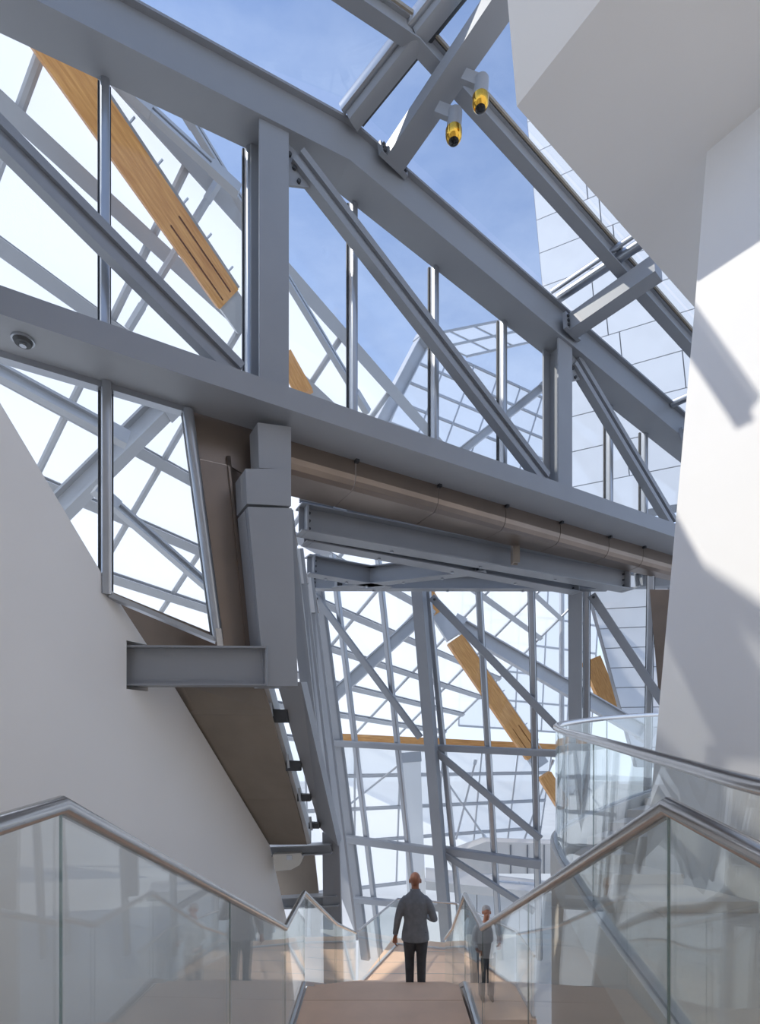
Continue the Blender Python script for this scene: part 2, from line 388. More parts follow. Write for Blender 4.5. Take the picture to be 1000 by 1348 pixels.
flat('panel', [(259, 604, -.06), (299, 613, -.06), (326, 866, -.06), (288, 866, -.06)], 'bronze', side)
flat('return_panel', [(298, 600, -.07), (352, 600, -.40), (362, 868, -.40), (327, 868, -.07)], 'bronze', side)
flat('edge_trim', [(300, 612, -.03), (303, 614, -.03), (331, 866, -.03), (326, 866, -.03)], 'bronze', side, .05)
flat('sill_panel', [(140, 776, -.95), (296, 840, -.95), (300, 876, -.95), (206, 876, -.95)], 'bronze', side)

# sloping soffit panels between the white wall and the raker
sof = empty('sloping_soffit', P(330, 1000, 7.6), 'brown sloping soffit of large flat panels beside the white left wall', 'soffit')
sl = [(wl(x, y)-WL.n*.14, q) for x, y, q in ((231, 906, P(345, 903, 7.02)), (252, 940, P(357, 941, 7.05)), (319, 1053, P(388, 1053, 8.2)), (356, 1113, P(404, 1112, 8.95)))]
sl[0] = (sl[0][0]+UP*.06, sl[0][1])
for k in range(3):
    (a, b), (c, d) = sl[k], sl[k+1]
    e = .004
    q = [lin(a, c, e), lin(b, d, e), lin(d, b, e), lin(c, a, e)]
    obj('soffit_panel', extrude(q, (0, 0, .05)), 'slab', sof)
obj('edge_strip', sweep([[p, p+Vector((.07, 0, .02)), p+Vector((.07, 0, .30)), p+Vector((0, 0, .30))] for p in (sl[0][1], sl[3][1])]), 'shoe', sof)

# ------------------------------------------------------------------ box column, raker and posts at the left
colm = empty('box_column', A.at(368, 902, .35), 'large grey steel box column hanging below the truss, leaning at its foot', 'column')
flat('column_head', [(339, 556, .33), (383, 562, .33), (383, 618, .33), (341, 616, .33)], 'steel', colm, .30)
flat('splice_box', [(323, 617, .38), (383, 617, .38), (383, 666, .38), (325, 663, .38)], 'steel', colm, .40)
flat('shaft', [(326, 667, .38), (384, 669, .38), (392, 903, .38), (349, 903, .38)], 'steel', colm, .40)
flat('edge_flange', [(322, 672, .30), (326, 672, .30), (349, 862, .30), (342, 862, .30)], 'steel', colm, .25)
hb = empty('bracket_beam', P(260, 877, 6.4), 'grey steel stub beam from slot in white left wall to box column', 'beam')
p0, p1 = wl(178, 877)-WL_D*.02-WL.n*.12, P(352, 878, 6.42)
ob = obj('web_and_flanges', ibeam(p0, p1, .22, .455), 'steel', hb)
obj('end_plate', extrude([p1+Vector((-.01, -.1, -.23)), p1+Vector((-.01, .1, -.23)), p1+Vector((-.01, .1, .23)), p1+Vector((-.01, -.1, .23))], (.02, 0, 0)), 'steel', hb)
# the slot in the wall that the stub beam enters
ax = (p1-p0).normalized(); cut(wallL, [beam(p0-ax*.06, p0+ax*.75, .30, .455+.09)])

rk = empty('raking_beam', P(430, 1100, 8.7), 'grey steel raking box beam below the box column with clip plates', 'beam')
ra = [P(364, 898, 6.95), P(396, 898, 6.95), P(445, 1114, 8.7), P(421, 1090, 8.7)]
obj('box', extrude(ra, (.03, .35, .04)), 'steel', rk)
for x0, y0, x1, y1, z in ([(354, 933, 378, 951, 7.2), (376, 1001, 395, 1015, 7.7), (391, 1045, 408, 1055, 8.1), (406, 1083, 420, 1091, 8.5)]):
    obj('clip_plate', extrude([P(x0, y0, z), P(x1, y0+1, z), P(x1, y1, z), P(x0, y1, z)], (0, .16, 0)), 'dark', rk)
    obj('clip_rod', cyl(P(x0+2, y0-8, z-.02), P(x0+4, y0+10, z-.02), .02, 8), 'galv', rk)
glz = obj('slot_glazing', extrude([P(345, 900, 7.2), P(366, 900, 7.2), P(424, 1108, 9.1), P(404, 1112, 9.1)], (0, .02, 0)), 'glass', rk)

posts = [('flanged post of two pale steel plates just behind box column', [(367, 671), (383, 671), (430, 1090), (418, 1090)], 8.3, 10.2, .20),
         ('narrow pale steel post standing between flanged post and facade end post', [(386, 722), (397, 722), (447, 1140), (431, 1100)], 9.6, 11.3, .22),
         ('broad pale steel post against the left end of back facade', [(392, 760), (411, 760), (470, 1236), (437, 1150)], 11.2, 13.0, .25)]
for lab, q, z0, z1, dp in posts:
    r = empty('raking_post', P(q[3][0], q[3][1], z1), lab, 'post')
    obj('post_web', extrude([P(*q[0], z0), P(*q[1], z0), P(*q[2], z1), P(*q[3], z1)], (.0, dp, .03)), 'steel', r)
    e0, e1 = P(q[1][0], q[1][1], z0-.03), P(q[2][0], q[2][1], z1-.03)
    obj('post_flange', prof(e0, e1, rect(.05, .12), Vector((0, 1, 0))), 'steel', r)
    c0 = P(q[0][0]-1, q[0][1], z0-.05); c1 = P(q[1][0]+6, q[1][1]+46, z0+.05)
    obj('splice_plate', extrude([P(q[0][0], q[0][1], z0-.06), P(q[1][0], q[1][1], z0-.06), P(q[1][0]+9, q[1][1]+46, z0+.1), P(q[0][0]+6, q[0][1]+46, z0+.1)], (0, .05, 0)), 'shoe', r)

# floor-edge steelwork low down at the left
jb = empty('edge_beam', P(390, 1120, 9.1), 'short grey beam bridging white left wall and raking beam', 'beam')
obj('web', ibeam(P(352, 1120, 9.2), P(436, 1117, 9.0), .22, .16), 'steel', jb)
jb2 = empty('edge_beam', P(400, 1185, 9.5), 'lower short grey beam just behind the stair railing peak', 'beam')
obj('web', ibeam(P(365, 1188, 9.7), P(446, 1184, 9.4), .24, .19), 'steel', jb2)
obj('soffit_panel', extrude([P(350, 1118, 9.75), P(413, 1118, 9.6), P(420, 1182, 10.0), P(362, 1184, 10.2)], (0, .05, 0)), 'slab', sof)
o = obj('steel_column', extrude([P(424, 1096, 9.0), P(446, 1104, 9.0), P(452, 1300, 9.9), P(426, 1300, 9.9)], (0, .2, 0)), 'steel', None)
tag(o, 'wide grey steel foot of the raking beam beside the back facade', 'column')
fx = empty('round_light', P(378, 1128, 8.9), 'rounded cream wall fitting under the short bridging beam', 'light')
ring0 = [P(359, 1125, 8.95), P(396, 1123, 8.95), P(398, 1130, 8.95), P(394, 1139, 8.95), P(383, 1145, 8.95), P(362, 1147, 8.95)]
obj('housing', extrude(ring0, (0, .22, 0)), 'white', fx)
obj('socket', extrude([P(377, 1126, 8.93), P(384, 1126, 8.93), P(384, 1132, 8.93), P(377, 1132, 8.93)], (0, .04, 0)), 'galv', fx)

# ------------------------------------------------------------------ ceiling beams between truss and back facade
def ceiling_beam(p0, p1, w, h, label, mat='steel', n_b=3):
    r = empty('ceiling_beam', (p0+p1)/2, label, 'beam')
    obj('profile', ibeam(p0, p1, w, h), mat, r)
    a, s, u = frame(p0, p1)
    for e, sg in ((p0, 1), (p1, -1)):
        c = e+a*sg*.1
        obj('end_plate', prof(c-a*.015, c+a*.015, rect(w*.95, h*1.02)), mat, r)
        sd = s if s.y < 0 else -s
        for k in range(n_b):
            q = c+a*sg*.06+sd*.012+u*(k-(n_b-1)/2)*h*.28; obj('bolt', cyl(q, q+sd*.025, .022, 8), 'dark', r)
    for k in range(3):
        q = lin(p0, p1, (k+.9)/4)-u*(h/2+.002)-s*w*.2; obj('flange_bolt', cyl(q-u*.022, q+u*.004, .03, 8), 'galv', r)
    return r
HC = 3.31
ceiling_beam(P(393, 684, 8.25), P(826, 765, 11.5), .30, .42, 'long ceiling beam just behind the brown bulkhead and its pipes', 'steel')
ceiling_beam(PH(400, 699, HC), PH(760, 769, HC), .28, .40, 'second long ceiling beam running behind the first one', 'steel')
ceiling_beam(PH(404, 744, HC), PH(512, 763, HC), .26, .36, 'short ceiling beam between second long beam and posts', 'steel')
ceiling_beam(PH(440, 764, HC), PH(640, 741, HC), .24, .36, 'slanting ceiling beam crossing towards the back facade columns', 'steel')
ceiling_beam(P(405, 767, 12.2), P(800, 767, 11.8), .24, .32, 'ceiling beam along the head of the leaning back facade', 'steel')
ceiling_beam(P(836, 764, 11.95), P(930, 764, 12.5), .24, .32, 'ceiling beam end running in behind the white right wall')
pr = empty('service_pipes', PH(600, 700, 3.5), 'thin galvanised pipes clipped along top of first ceiling beam', 'pipe')
for dx, dy, r_ in ((0, 0, .025), (0, 3.5, .018), (0, -3, .014)):
    obj('pipe', cyl(P(394, 657+dy, 8.3), P(835, 754+dy*.7, 12.1), r_, 8), 'galv', pr)
for k in range(7):
    q = lin(P(394, 657, 8.3), P(835, 754, 12.1), (k+.6)/7.2); obj('pipe_clip', beam(q-KD*.12, q+KD*.12, .10, .08), 'steel' if k % 2 else 'galv', pr)
o = obj('hanging_bracket', prof(P(678, 712, 9.75), P(678, 742, 9.75), [(-.09, -.06), (.09, -.06), (.09, .06), (.06, .06), (.06, -.03), (-.06, -.03), (-.06, .06), (-.09, .06)]), 'slab')
tag(o, 'small dark channel bracket hanging over the first ceiling beam', 'bracket')
sd = empty('smoke_detector', A.at(30, 463, .3), 'small round grey detector on underside of the bottom chord', 'detector')
q = onA((A.at(30, 463, .33)-A0).dot(KD), lz, .30)
obj('base', cyl(q, q-UP*.02, .10, 20), 'galv', sd); obj('body', cyl(q-UP*.02, q-UP*.05, .085, 20, .07), 'dark', sd); obj('tip', cyl(q-UP*.05, q-UP*.07, .03, 12), 'galv', sd)

# ------------------------------------------------------------------ skylight
win3 = empty('window_3', P(640, 200, 7), kind='structure')
def uct_front(px, py): return A.at(px, py, UW)
Lk, Lr = P(548, 50, 6.35), P(905, 450, 9.21)
Ldir = (Lr-Lk)
Lend = Lk+Ldir*1.35
Ldl = Vector((-KD.x, -KD.y, -.1)).normalized(); Lleft = Lk+Ldl*2.4
pl_o = obj('purlin', prof(Lk, Lend, csec(.16, .20, .04, .02)), 'steel', win3)
obj('purlin_rail', prof(Lk+UP*.13+CD*.07, Lend+UP*.13+CD*.07, rect(.04, .05)), 'dark', pl_o)
obj('purlin_strip', prof(Lk+UP*.10+CD*.11, Lend+UP*.10+CD*.11, rect(.025, .04)), 'strip', pl_o)
pl_o = obj('purlin', prof(Lleft, Lk, csec(.16, .20, .04, .02)), 'steel', win3)
obj('purlin_strip', prof(Lleft+UP*.10+CD*.11, Lk+UP*.10+CD*.11, rect(.025, .04)), 'strip', pl_o)
rd0 = uct_front(462, 158)
rgo = obj('ridge_rafter', prof(rd0, lin(rd0, Lk, 1.0), rrect(.20, .22, .05)), 'steel', win3, True)
for k in (-1, 1):
    off_ = KD*(.13*k)
    obj('ridge_rail', prof(rd0+off_+UP*.06, Lk+off_+UP*.06, rrect(.09, .14, .03)), 'mullion' if k < 0 else 'dark', rgo, True)
e2 = Lk+(Lk-rd0)*.9
rgo = obj('ridge_rafter', prof(Lk+UP*.03, e2+UP*.03, rrect(.20, .22, .05)), 'steel', win3, True)
for k in (-1, 1):
    off_ = KD*(.13*k)+UP*.06
    obj('ridge_rail', prof(Lk+off_, e2+off_, rrect(.09, .14, .03)), 'mullion' if k < 0 else 'dark', rgo, True)
def cross(px, py, ex, ey, w, h, label):
    p0 = A.at(px, py, UW-.02); 
    d = P(ex, ey, 1)-Vector((0, 0, EYE))               # end where the ray meets the vertical plane along CD
    n = Vector((CD.y, -CD.x, 0)); z = (p0-Vector((0, 0, EYE))).dot(n)/d.dot(n)
    p1 = Vector((0, 0, EYE))+d*z
    r = empty('skylight_beam', p0, label, 'beam')
    obj('box', prof(p0, p1, rect(w, h)), 'steel', r)
    a, s, u = frame(p0, p1)
    for sg in (-1, 1):
        c = p0+s*sg*(w/2+.04)+a*.03
        obj('cleat', prof(c-a*.03, c+a*.03, rect(.10, h)), 'steel', r)
        for k in range(3): obj('bolt', cyl(c+u*(k-1)*h*.28+a*.03, c+u*(k-1)*h*.28+a*.055, .024, 8), 'dark', r)
    return p0, p1
c1 = cross(515, 214, 668, -10, .29, .17, 'grey skylight cross beam carrying two spotlights')
c2 = cross(750, 432, 866, 352, .27, .27, 'grey skylight cross beam near clad wall without spotlights')
c3 = cross(900, 578, 960, 545, .24, .27, 'grey skylight cross beam end beside the white right wall')
g0 = A.at(735, 402, UW-.05); obj('glazing_bar', prof(g0+UP*.12, g0+CD*1.35+UP*.12, rrect(.13, .12, .03)), 'mullion', win3, True)
obj('glazing_bar', prof(g0+UP*.16-KD*.16, g0+CD*1.35+UP*.16-KD*.16, rrect(.05, .08, .02)), 'mullion', win3, True)
g1 = A.at(884, 540, UW-.05); obj('glazing_bar', prof(g1+UP*.12, g1+CD*1.35+UP*.12, rrect(.13, .12, .03)), 'mullion', win3, True)
gb = lambda px, py: (A.at(px, py, UW*.6)+UP*.16)
rows = [gb(-80, -60), gb(462, 150), gb(735, 402), gb(884, 540), gb(955, 610)]
SW = (Lk-rd0).length
for a, b in zip(rows[:-1], rows[1:]):
    obj('pane', extrude([a, b, b+CD*(SW+.15), a+CD*(SW+.15)], UP*.03), 'glass', win3)
    obj('pane', extrude([a+CD*(SW+.2), b+CD*(SW+.2), b+CD*(SW+1.2), a+CD*(SW+1.2)], UP*.03), 'glass', win3)

def spotlight(px, py, t, label):
    c = lin(c1[0], c1[1], t); d = (P(px, py, 1)-Vector((0, 0, EYE)))
    z = c.y-.02
    p = P(px, py, z); k = z/F
    r = empty('spotlight', p, label, 'spotlight', None)
    top, bot = P(px+2, py-22, z), P(px, py+2, z)
    obj('body', cyl(top, bot, 9.3*k, 20, 9.6*k), 'white' if False else 'steel', r, True)
    # gold reflector bowl closed by a dark lens
    sec = []
    for i in range(9):
        a = (i-1)/7*math.pi/2; rr_ = 10.8*k*math.cos(max(0, a))+.0005; q = bot-UP*((6 if i else 0)+10.8*math.sin(max(0, a)))*k
        sec.append([q+Vector((rr_*math.cos(2*math.pi*j/20), rr_*math.sin(2*math.pi*j/20), 0)) for j in range(20)])
    obj('gold_reflector', sweep(sec[:6]), 'gold', r, True)
    obj('lens', sweep(sec[5:]), 'black', r, True)
    br0 = top+Vector((-4*k, 0, -3*k)); br1 = P(px-22, py-27, z+.02)
    obj('bracket', prof(br1, br0, rect(.06, 15*k), UP), 'steel', r)
spotlight(632, 127, .66, 'gold lensed spotlight further out along the skylight cross beam')
spotlight(597, 170, .47, 'gold lensed spotlight closer to the truss end of the cross beam')

# ------------------------------------------------------------------ leaning back facade
win4 = empty('window_4', B.at(560, 1180), kind='structure')
def xat(l, y): (x0, y0), (x1, y1) = l; return x0+(x1-x0)*(y-y0)/(y1-y0)
Lm = {'end': ((419, 776), (478, 1236)), 'm1': ((443, 777), (497, 1225)), 'm2': ((502, 778), (543, 1173)), 'c1': ((563, 778), (603, 1185)),
      'm3': ((630, 778), (655, 1204)), 'm4': ((699, 778), (707, 1138)), 'c2': ((772, 777), (771, 1150)), 'm7': ((856, 782), (851, 1100))}
TOPY, BOTY = 730, 1262
def barB(name, x0, y0, x1, y1, w, dep, off, mat, parent, pts=None):
    p0, p1 = B.at(x0, y0, off), B.at(x1, y1, off)
    a = (p1-p0).normalized(); u = B.n.cross(a).normalized()
    return obj(name, sweep([[p+u*x+B.n*y for x, y in (pts or rrect(w, dep, min(w, dep)*.2))] for p in (p0, p1)]), mat, parent)
for k, l in Lm.items():
    o = barB('mullion', xat(l, TOPY), TOPY, xat(l, BOTY), BOTY, .13 if k != 'end' else .28, .18, 0, 'mullion' if k != 'end' else 'steel', win4)
    barB('gasket', xat(l, TOPY), TOPY, xat(l, BOTY), BOTY, .17, .04, -.09, 'dark', o)
rowsB = [((420, TOPY), (870, TOPY)), ((434, 978), (735, 992)), ((455, 1104), (710, 1137)), ((468, 1186), (700, 1215)), ((480, BOTY), (760, BOTY))]
keys = list(Lm)
def yat(r, x): (x0, y0), (x1, y1) = r; return y0+(y1-y0)*(x-x0)/(x1-x0)
for i in range(len(keys)-1):
    for j in range(len(rowsB)-1):
        q = []
        for l, r in ((Lm[keys[i]], rowsB[j]), (Lm[keys[i+1]], rowsB[j]), (Lm[keys[i+1]], rowsB[j+1]), (Lm[keys[i]], rowsB[j+1])):
            y = 980
            for _ in range(6): y = yat(r, xat(l, y))
            q.append(B.at(xat(l, y), y, -.06))
        obj('pane', extrude(q, -B.n*.02), 'glass', win4)
fs = empty('facade_steelwork', B.at(590, 1230, .3), 'pale grey steel columns, transoms and diagonals bracing the leaning back facade', 'steel frame')
hB = hsec(.30, .30, .03, .03)
barB('column', 550, 768, 590, 1262, .27, .32, .36, 'steel', fs, rect(.27, .32)); barB('column', 757, 780, 757, 1180, .30, .3, .30, 'steel', fs, rect(.28, .32))
barB('transom', 434, 978, 562, 985, .17, .14, .15, 'steel', fs); barB('transom', 566, 984, 737, 992, .17, .14, .15, 'steel', fs)
barB('transom', 454, 1104, 578, 1121, .23, .16, .15, 'steel', fs); barB('transom', 582, 1119, 712, 1138, .24, .16, .15, 'steel', fs)
barB('transom', 467, 1184, 590, 1196, .2, .14, .15, 'steel', fs)
dg = [(-.09, -.05), (-.03, -.05), (-.03, 0), (.03, 0), (.03, -.05), (.09, -.05), (.09, .05), (-.09, .05)]
for x0, y0, x1, y1 in ((414, 784, 553, 971), (568, 786, 733, 958), (574, 990, 711, 1104), (584, 1124, 703, 1200), (778, 783, 872, 925)):
    barB('diagonal', x0, y0, x1, y1, .18, .1, .22, 'steel', fs)
for x, y in ((417, 788), (566, 983), (572, 789), (581, 1119), (781, 786)):
    q = B.at(x, y, .30); obj('bolt', cyl(q, q+B.n*.05, .03, 8), 'dark', fs)
o = obj('closing_panel', extrude([B.at(855, 776, .12), B.at(905, 776, .12), B.at(880, 960, .12), B.at(868, 930, .12)], -B.n*.05), 'bronze')
tag(o, 'narrow brown wedge panel between back facade and white right wall', 'panel')

# ------------------------------------------------------------------ stairs
stair = empty('staircase', (0.04, Y2a, 0), 'beige stone staircase of two straight flights and a landing', 'staircase')
upper = obj('landing', extrude([Vector(p) for p in ((-.96, -2.2, UL), (.865, -2.2, UL), (.865, Y1a, UL), (-.96, Y1a, UL))], (0, 0, -.3)), 'stone', stair)
n1 = 10
for k in range(n1-1):
    y0 = lin(Y1a, Y1b, k/(n1-1)); y1 = lin(Y1a, Y1b, (k+1)/(n1-1)); z = lin(UL, ML, (k+1)/n1)
    (a, b), (c, d) = stairx(y0), stairx(y1)
    obj('step', extrude([Vector((a, y0, z)), Vector((b, y0, z)), Vector((d, y1+.02, z)), Vector((c, y1+.02, z))], (0, 0, -.24)), 'stone', stair)
obj('landing', extrude([Vector(p) for p in ((XL, Y1b, ML), (XR, Y1b, ML), (XR, Y2a-.36, ML), (XL, Y2a-.36, ML))], (0, 0, -.3)), 'stone', stair)
obj('nosing_slab', extrude([Vector(p) for p in ((XL, Y2a-.352, ML), (XR, Y2a-.352, ML), (XR, Y2a, ML), (XL, Y2a, ML))], (0, 0, -.3)), 'stone', stair)
n2 = 12
for k in range(n2-1):
    y0 = lin(Y2a, Y2b, k/(n2-1)); y1 = lin(Y2a, Y2b, (k+1)/(n2-1)); z = lin(ML, FL, (k+1)/n2)
    (a, b), (c, d) = stairx(y0), stairx(y1)
    obj('step', extrude([Vector((a, y0, z)), Vector((b, y0, z)), Vector((d, y1+.02, z)), Vector((c, y1+.02, z))], (0, 0, -.24)), 'stone', stair)
for sx in (0, 1):
    for ya, yb, za, zb in ((Y1a, Y1b, UL, ML), (Y2a, Y2b, ML, FL)):
        xa, xb = stairx(ya)[sx], stairx(yb)[sx]; e = .09*(1 if sx else -1)
        obj('stringer', extrude([Vector((xa, ya, za-.02)), Vector((xb, yb, zb-.02)), Vector((xb, yb, zb-.42)), Vector((xa, ya, za-.42))], (e, 0, 0)), 'white', stair)
    xa = (XL, .98)[sx]; e = .09*(1 if sx else -1)
    obj('landing_edge', extrude([Vector((xa, Y1b, ML-.02)), Vector((xa, Y2a, ML-.02)), Vector((xa, Y2a, ML-.42)), Vector((xa, Y1b, ML-.42))], (e, 0, 0)), 'white', stair)

# ------------------------------------------------------------------ glass balustrades
def balustrade(label, rail, foot, splits, r=.03, thick=.02, name='glass_balustrade', shoe=True, drop=.025):
    """rail and foot: matching 3-D polylines; splits: number of glass panels on each leg"""
    root = empty(name, foot[len(foot)//2], label, 'balustrade')
    obj('handrail', tube(rail, r, 14), 'rail', root, True)
    for k in range(len(rail)-1):
        n = splits[k]
        for i in range(n):
            a, b = i/n, (i+1)/n
            L = (foot[k+1]-foot[k]).length; e = .004/L
            r0, r1 = lin(rail[k], rail[k+1], a+e), lin(rail[k], rail[k+1], b-e)
            f0, f1 = lin(foot[k], foot[k+1], a+e), lin(foot[k], foot[k+1], b-e)
            d = (foot[k+1]-foot[k]); nn = Vector((d.y, -d.x, 0)).normalized()*thick
            obj('glass_panel', extrude([f0-nn/2, f1-nn/2, r1-nn/2-UP*drop, r0-nn/2-UP*drop], nn), 'bal', root)
            if i or k:
                q0, q1 = lin(foot[k], foot[k+1], a), lin(rail[k], rail[k+1], a)-UP*drop
                obj('panel_edge', prof(q0, q1, rect(.007, .005), d.normalized()), 'edge', root)
        if shoe:
            obj('base_shoe', prof(foot[k]+UP*.01, foot[k+1]+UP*.01, rect(.05, .05)), 'shoe', root)
    return root
RH = 1.12
lr = [P(-230, 1158, 1.0), P(80, 1060, 1.73), P(375, 1222, 5.3), P(400, 1175, 6.6)]
rrl = [P(1240, 1250, .89), P(880, 1062, 1.73), P(635, 1222, 5.3), P(612, 1178, 6.6)]
lr2, rr2 = P(468, 1228, 10.8), P(586, 1236, 10.5)
def feet(rail, zs): return [Vector((p.x, p.y, z)) for p, z in zip(rail, zs)]
lrail = lr+[lin(lr[3], lr2, .5)-UP*.10, lr2]; rrail = rrl+[lin(rrl[3], rr2, .5)-UP*.10, rr2]
balustrade('glass stair balustrade with steel handrail beside the white left wall', lrail,
           [Vector((p.x, p.y, z)) for p, z in zip(lrail, (UL, UL, ML, ML, lin(ML, FL, .5), FL))], (1, 2, 1, 1, 1))
balustrade('glass stair balustrade with steel handrail beside the curved parapet', rrail,
           [Vector((p.x, p.y, z)) for p, z in zip(rrail, (UL, UL, ML, ML, lin(ML, FL, .5), FL))], (1, 2, 1, 1, 1))
lo_r = [lr2, P(523, 1183, 13.15), P(602, 1190, 12.75), Vector((2.72, 10.9, 1.1)), Vector((2.72, 9.65, 1.1))]
lo_r = [Vector((p.x, p.y, 1.1)) for p in lo_r]; lo_r[0] = lin(lo_r[0], lo_r[1], .05)
balustrade('glass balustrade wrapping round the lower landing before the back facade', lo_r, [Vector((p.x, p.y, 0)) for p in lo_r], (2, 2, 2, 1), .025)

# curved parapet with its own steps to the right
cp = [(1.16, 1.05, -.17, -1.32), (1.215, 1.75, -.146, -1.29), (1.316, 2.43, -.10, -1.25), (1.41, 3.38, -.02, -1.17), (1.52, 4.2, .04, -1.10), (1.60, 4.8, .085, -1.05),
      (1.78, 5.5, .15, -.98), (2.18, 6.1, .21, -.92), (2.8, 6.75, .28, -.85), (3.5, 7.5, .34, -.79), (4.3, 8.3, .40, -.73), (5.2, 9.2, .46, -.68)]
def catmull(pts, n=5):
    o = []
    for k in range(len(pts)-1):
        p0, p1, p2, p3 = (Vector(pts[max(0, min(len(pts)-1, k+i))]) for i in (-1, 0, 1, 2))
        for i in range(n):
            t = i/n; o.append(.5*((2*p1)+(p2-p0)*t+(2*p0-5*p1+4*p2-p3)*t*t+(3*p1-p0-3*p2+p3)*t**3))
    o.append(Vector(pts[-1])); return o
cs = catmull(cp, 5)
crail = [Vector((p[0], p[1], EYE+p[2])) for p in cs]; cfoot = [Vector((p[0], p[1], EYE+p[3])) for p in cs]
cur = empty('curved_balustrade', cfoot[25], 'curved glass balustrade on white parapet winding round the white right wall', 'balustrade')
obj('handrail', tube(crail, .031, 14), 'rail', cur, True)
def ribbon(lo, hi, th):
    secs = []
    for k in range(len(lo)):
        d = lo[min(k+1, len(lo)-1)]-lo[max(0, k-1)]; n = Vector((d.y, -d.x, 0)).normalized()*th
        secs.append([lo[k]-n/2, lo[k]+n/2, hi[k]+n/2, hi[k]-n/2])
    return sweep(secs)
N = len(cs)-1
cuts = [0, 17, 27, 33, 40, N]
for a, b in zip(cuts[:-1], cuts[1:]):
    obj('glass_panel', ribbon([p for p in cfoot[a:b+1]], [p-UP*.03 for p in crail[a:b+1]], .016), 'bal', cur, True)
    if a: obj('panel_edge', prof(cfoot[a], crail[a]-UP*.03, rect(.007, .006), (cfoot[a+1]-cfoot[a]).normalized()), 'edge', cur)
obj('parapet', ribbon([p-UP*.30 for p in cfoot], [p+UP*.03 for p in cfoot], .11), 'white', cur, True)
obj('base_shoe', ribbon([p+UP*.02 for p in cfoot], [p+UP*.05 for p in cfoot], .05), 'galv', cur)
wc = obj('wall_curved', ribbon([Vector((p.x, p.y, -.3)) for p in cfoot], [p-UP*.30 for p in cfoot], .09), 'wall_beige', None, True); tag(wc, kind='structure')
# curved flight behind the parapet
ws = empty('winding_steps', (2.6, 6, EYE-1.3), 'broad grey beige winding steps behind the curved glass parapet', 'steps')
ycut = [-.5, 4.6, 5.15, 5.6, 6.05, 6.5, 6.95, 7.45, 8.0, 9.0]
def pathx(y):
    for a, b in zip(cs[:-1], cs[1:]):
        if a[1] <= y <= b[1]: return lin(a[0], b[0], (y-a[1])/(b[1]-a[1]))
    return cs[0][0] if y < cs[0][1] else cs[-1][0]
def wall_x(y):          # left face of the right wall at step level
    b = WR.at(860, 1080); return b.x+WR_H.x*(b.y-y)/-WR_H.y-.30 if y < b.y else b.x-.30
for k in range(len(ycut)-1):
    y0, y1 = ycut[k], ycut[k+1]; z = EYE-1.45+.095*k
    ys = [lin(y0, y1, i/4) for i in range(5)]
    left = [Vector((pathx(y)+.15, y, z)) for y in ys]
    right = [Vector(((7.2 if y > 6.3 else wall_x(y)), y, z)) for y in (y1, y0)]
    st = obj('step', extrude(left+right, (0, 0, -.36)), 'wall_beige', ws)
    if k: obj('riser', extrude([Vector((left[0].x, y0-.004, z-.012)), Vector((right[1].x, y0-.004, z-.012)), Vector((right[1].x, y0-.004, z-.09)), Vector((left[0].x, y0-.004, z-.09))], (0, .006, 0)), 'wall_beige', st)

# ------------------------------------------------------------------ outside: sails, timber, neighbouring clad volume
SU = Vector((.545, .839, -.06)).normalized(); SV = Vector((.682, -.31, .663)); SV = (SV-SU*SU.dot(SV)).normalized()
S1o = P(500, 900, 28); SP = Plane(S1o, SU.cross(SV))
def s1(u, v, off=0.): return S1o+SU*u+SV*v+SP.n*off
def sail(name, label, fn, us, vs, mat, rib_w, rib_d, tube_r, skip=None, gap=.03):
    r = empty(name, fn(us[len(us)//2], vs[0]), label, 'glass sail')
    for i in range(len(us)-1):
        for j in range(len(vs)-1):
            if skip and skip(us[i], us[i+1], vs[j], vs[j+1]): continue
            q = [fn(us[i]+gap, vs[j]+gap), fn(us[i+1]-gap, vs[j]+gap), fn(us[i+1]-gap, vs[j+1]-gap), fn(us[i]+gap, vs[j+1]-gap)]
            n = (q[1]-q[0]).cross(q[3]-q[0]).normalized()
            o = obj('sail_pane', extrude(q, n*.03), mat, r); o.data.materials.append(M['glass'])
            for k_, fc in enumerate(o.data.polygons): fc.material_index = 1 if k_ else 0     # dots are printed on one face only
    for v in vs:
        p0, p1 = fn(us[0], v), fn(us[-1], v)
        n = (fn(us[1], v)-p0).cross(fn(us[0], v+1)-p0).normalized()
        n = n if n.y < 0 else -n
        o = obj('rib', prof(p0+n*rib_d*.6, p1+n*rib_d*.6, hsec(rib_w, rib_d, .04, .05), n), 'sailrib', r)
    for u in us:
        p0, p1 = fn(u, vs[0]), fn(u, vs[-1])
        n = (fn(us[1], vs[0])-fn(us[0], vs[0])).cross(p1-p0).normalized(); n = n if n.y < 0 else -n
        obj('strut', cyl(p0+n*.08, p1+n*.08, tube_r, 8), 'sailrib', r)
    return r
K = 28/21.
vs1 = [K*x for x in (-3.2, -1.75, -.42, .85, 2.15, 3.42, 4.85, 6.1, 7.15)]
us1 = [K*x for x in (-18.4, -16.6, -14.9, -13.2, -11.5, -9.8, -8.1, -6.2, -4.0, -1.6, 1.2, 4.4, 8.2)]
sail('glass_sail', 'large white printed glass sail leaning over the truss from the left', s1, us1, vs1, 'frit', .26, .22, .075,
     skip=lambda a, b, c, d: (c > K*4.8 and b > K*-7.5 and a < K*-2.5) or (c > K*6.0 and b > K*-7.5) or (d < K*.86 and b < K*-13.1))  # hidden panes low at the left omitted to let sun reach the landing
def seg(name, p0, p1, w, h, mat, parent=None, up=UP, sec=None): return obj(name, prof(p0, p1, sec or rect(w, h), up), mat, parent)
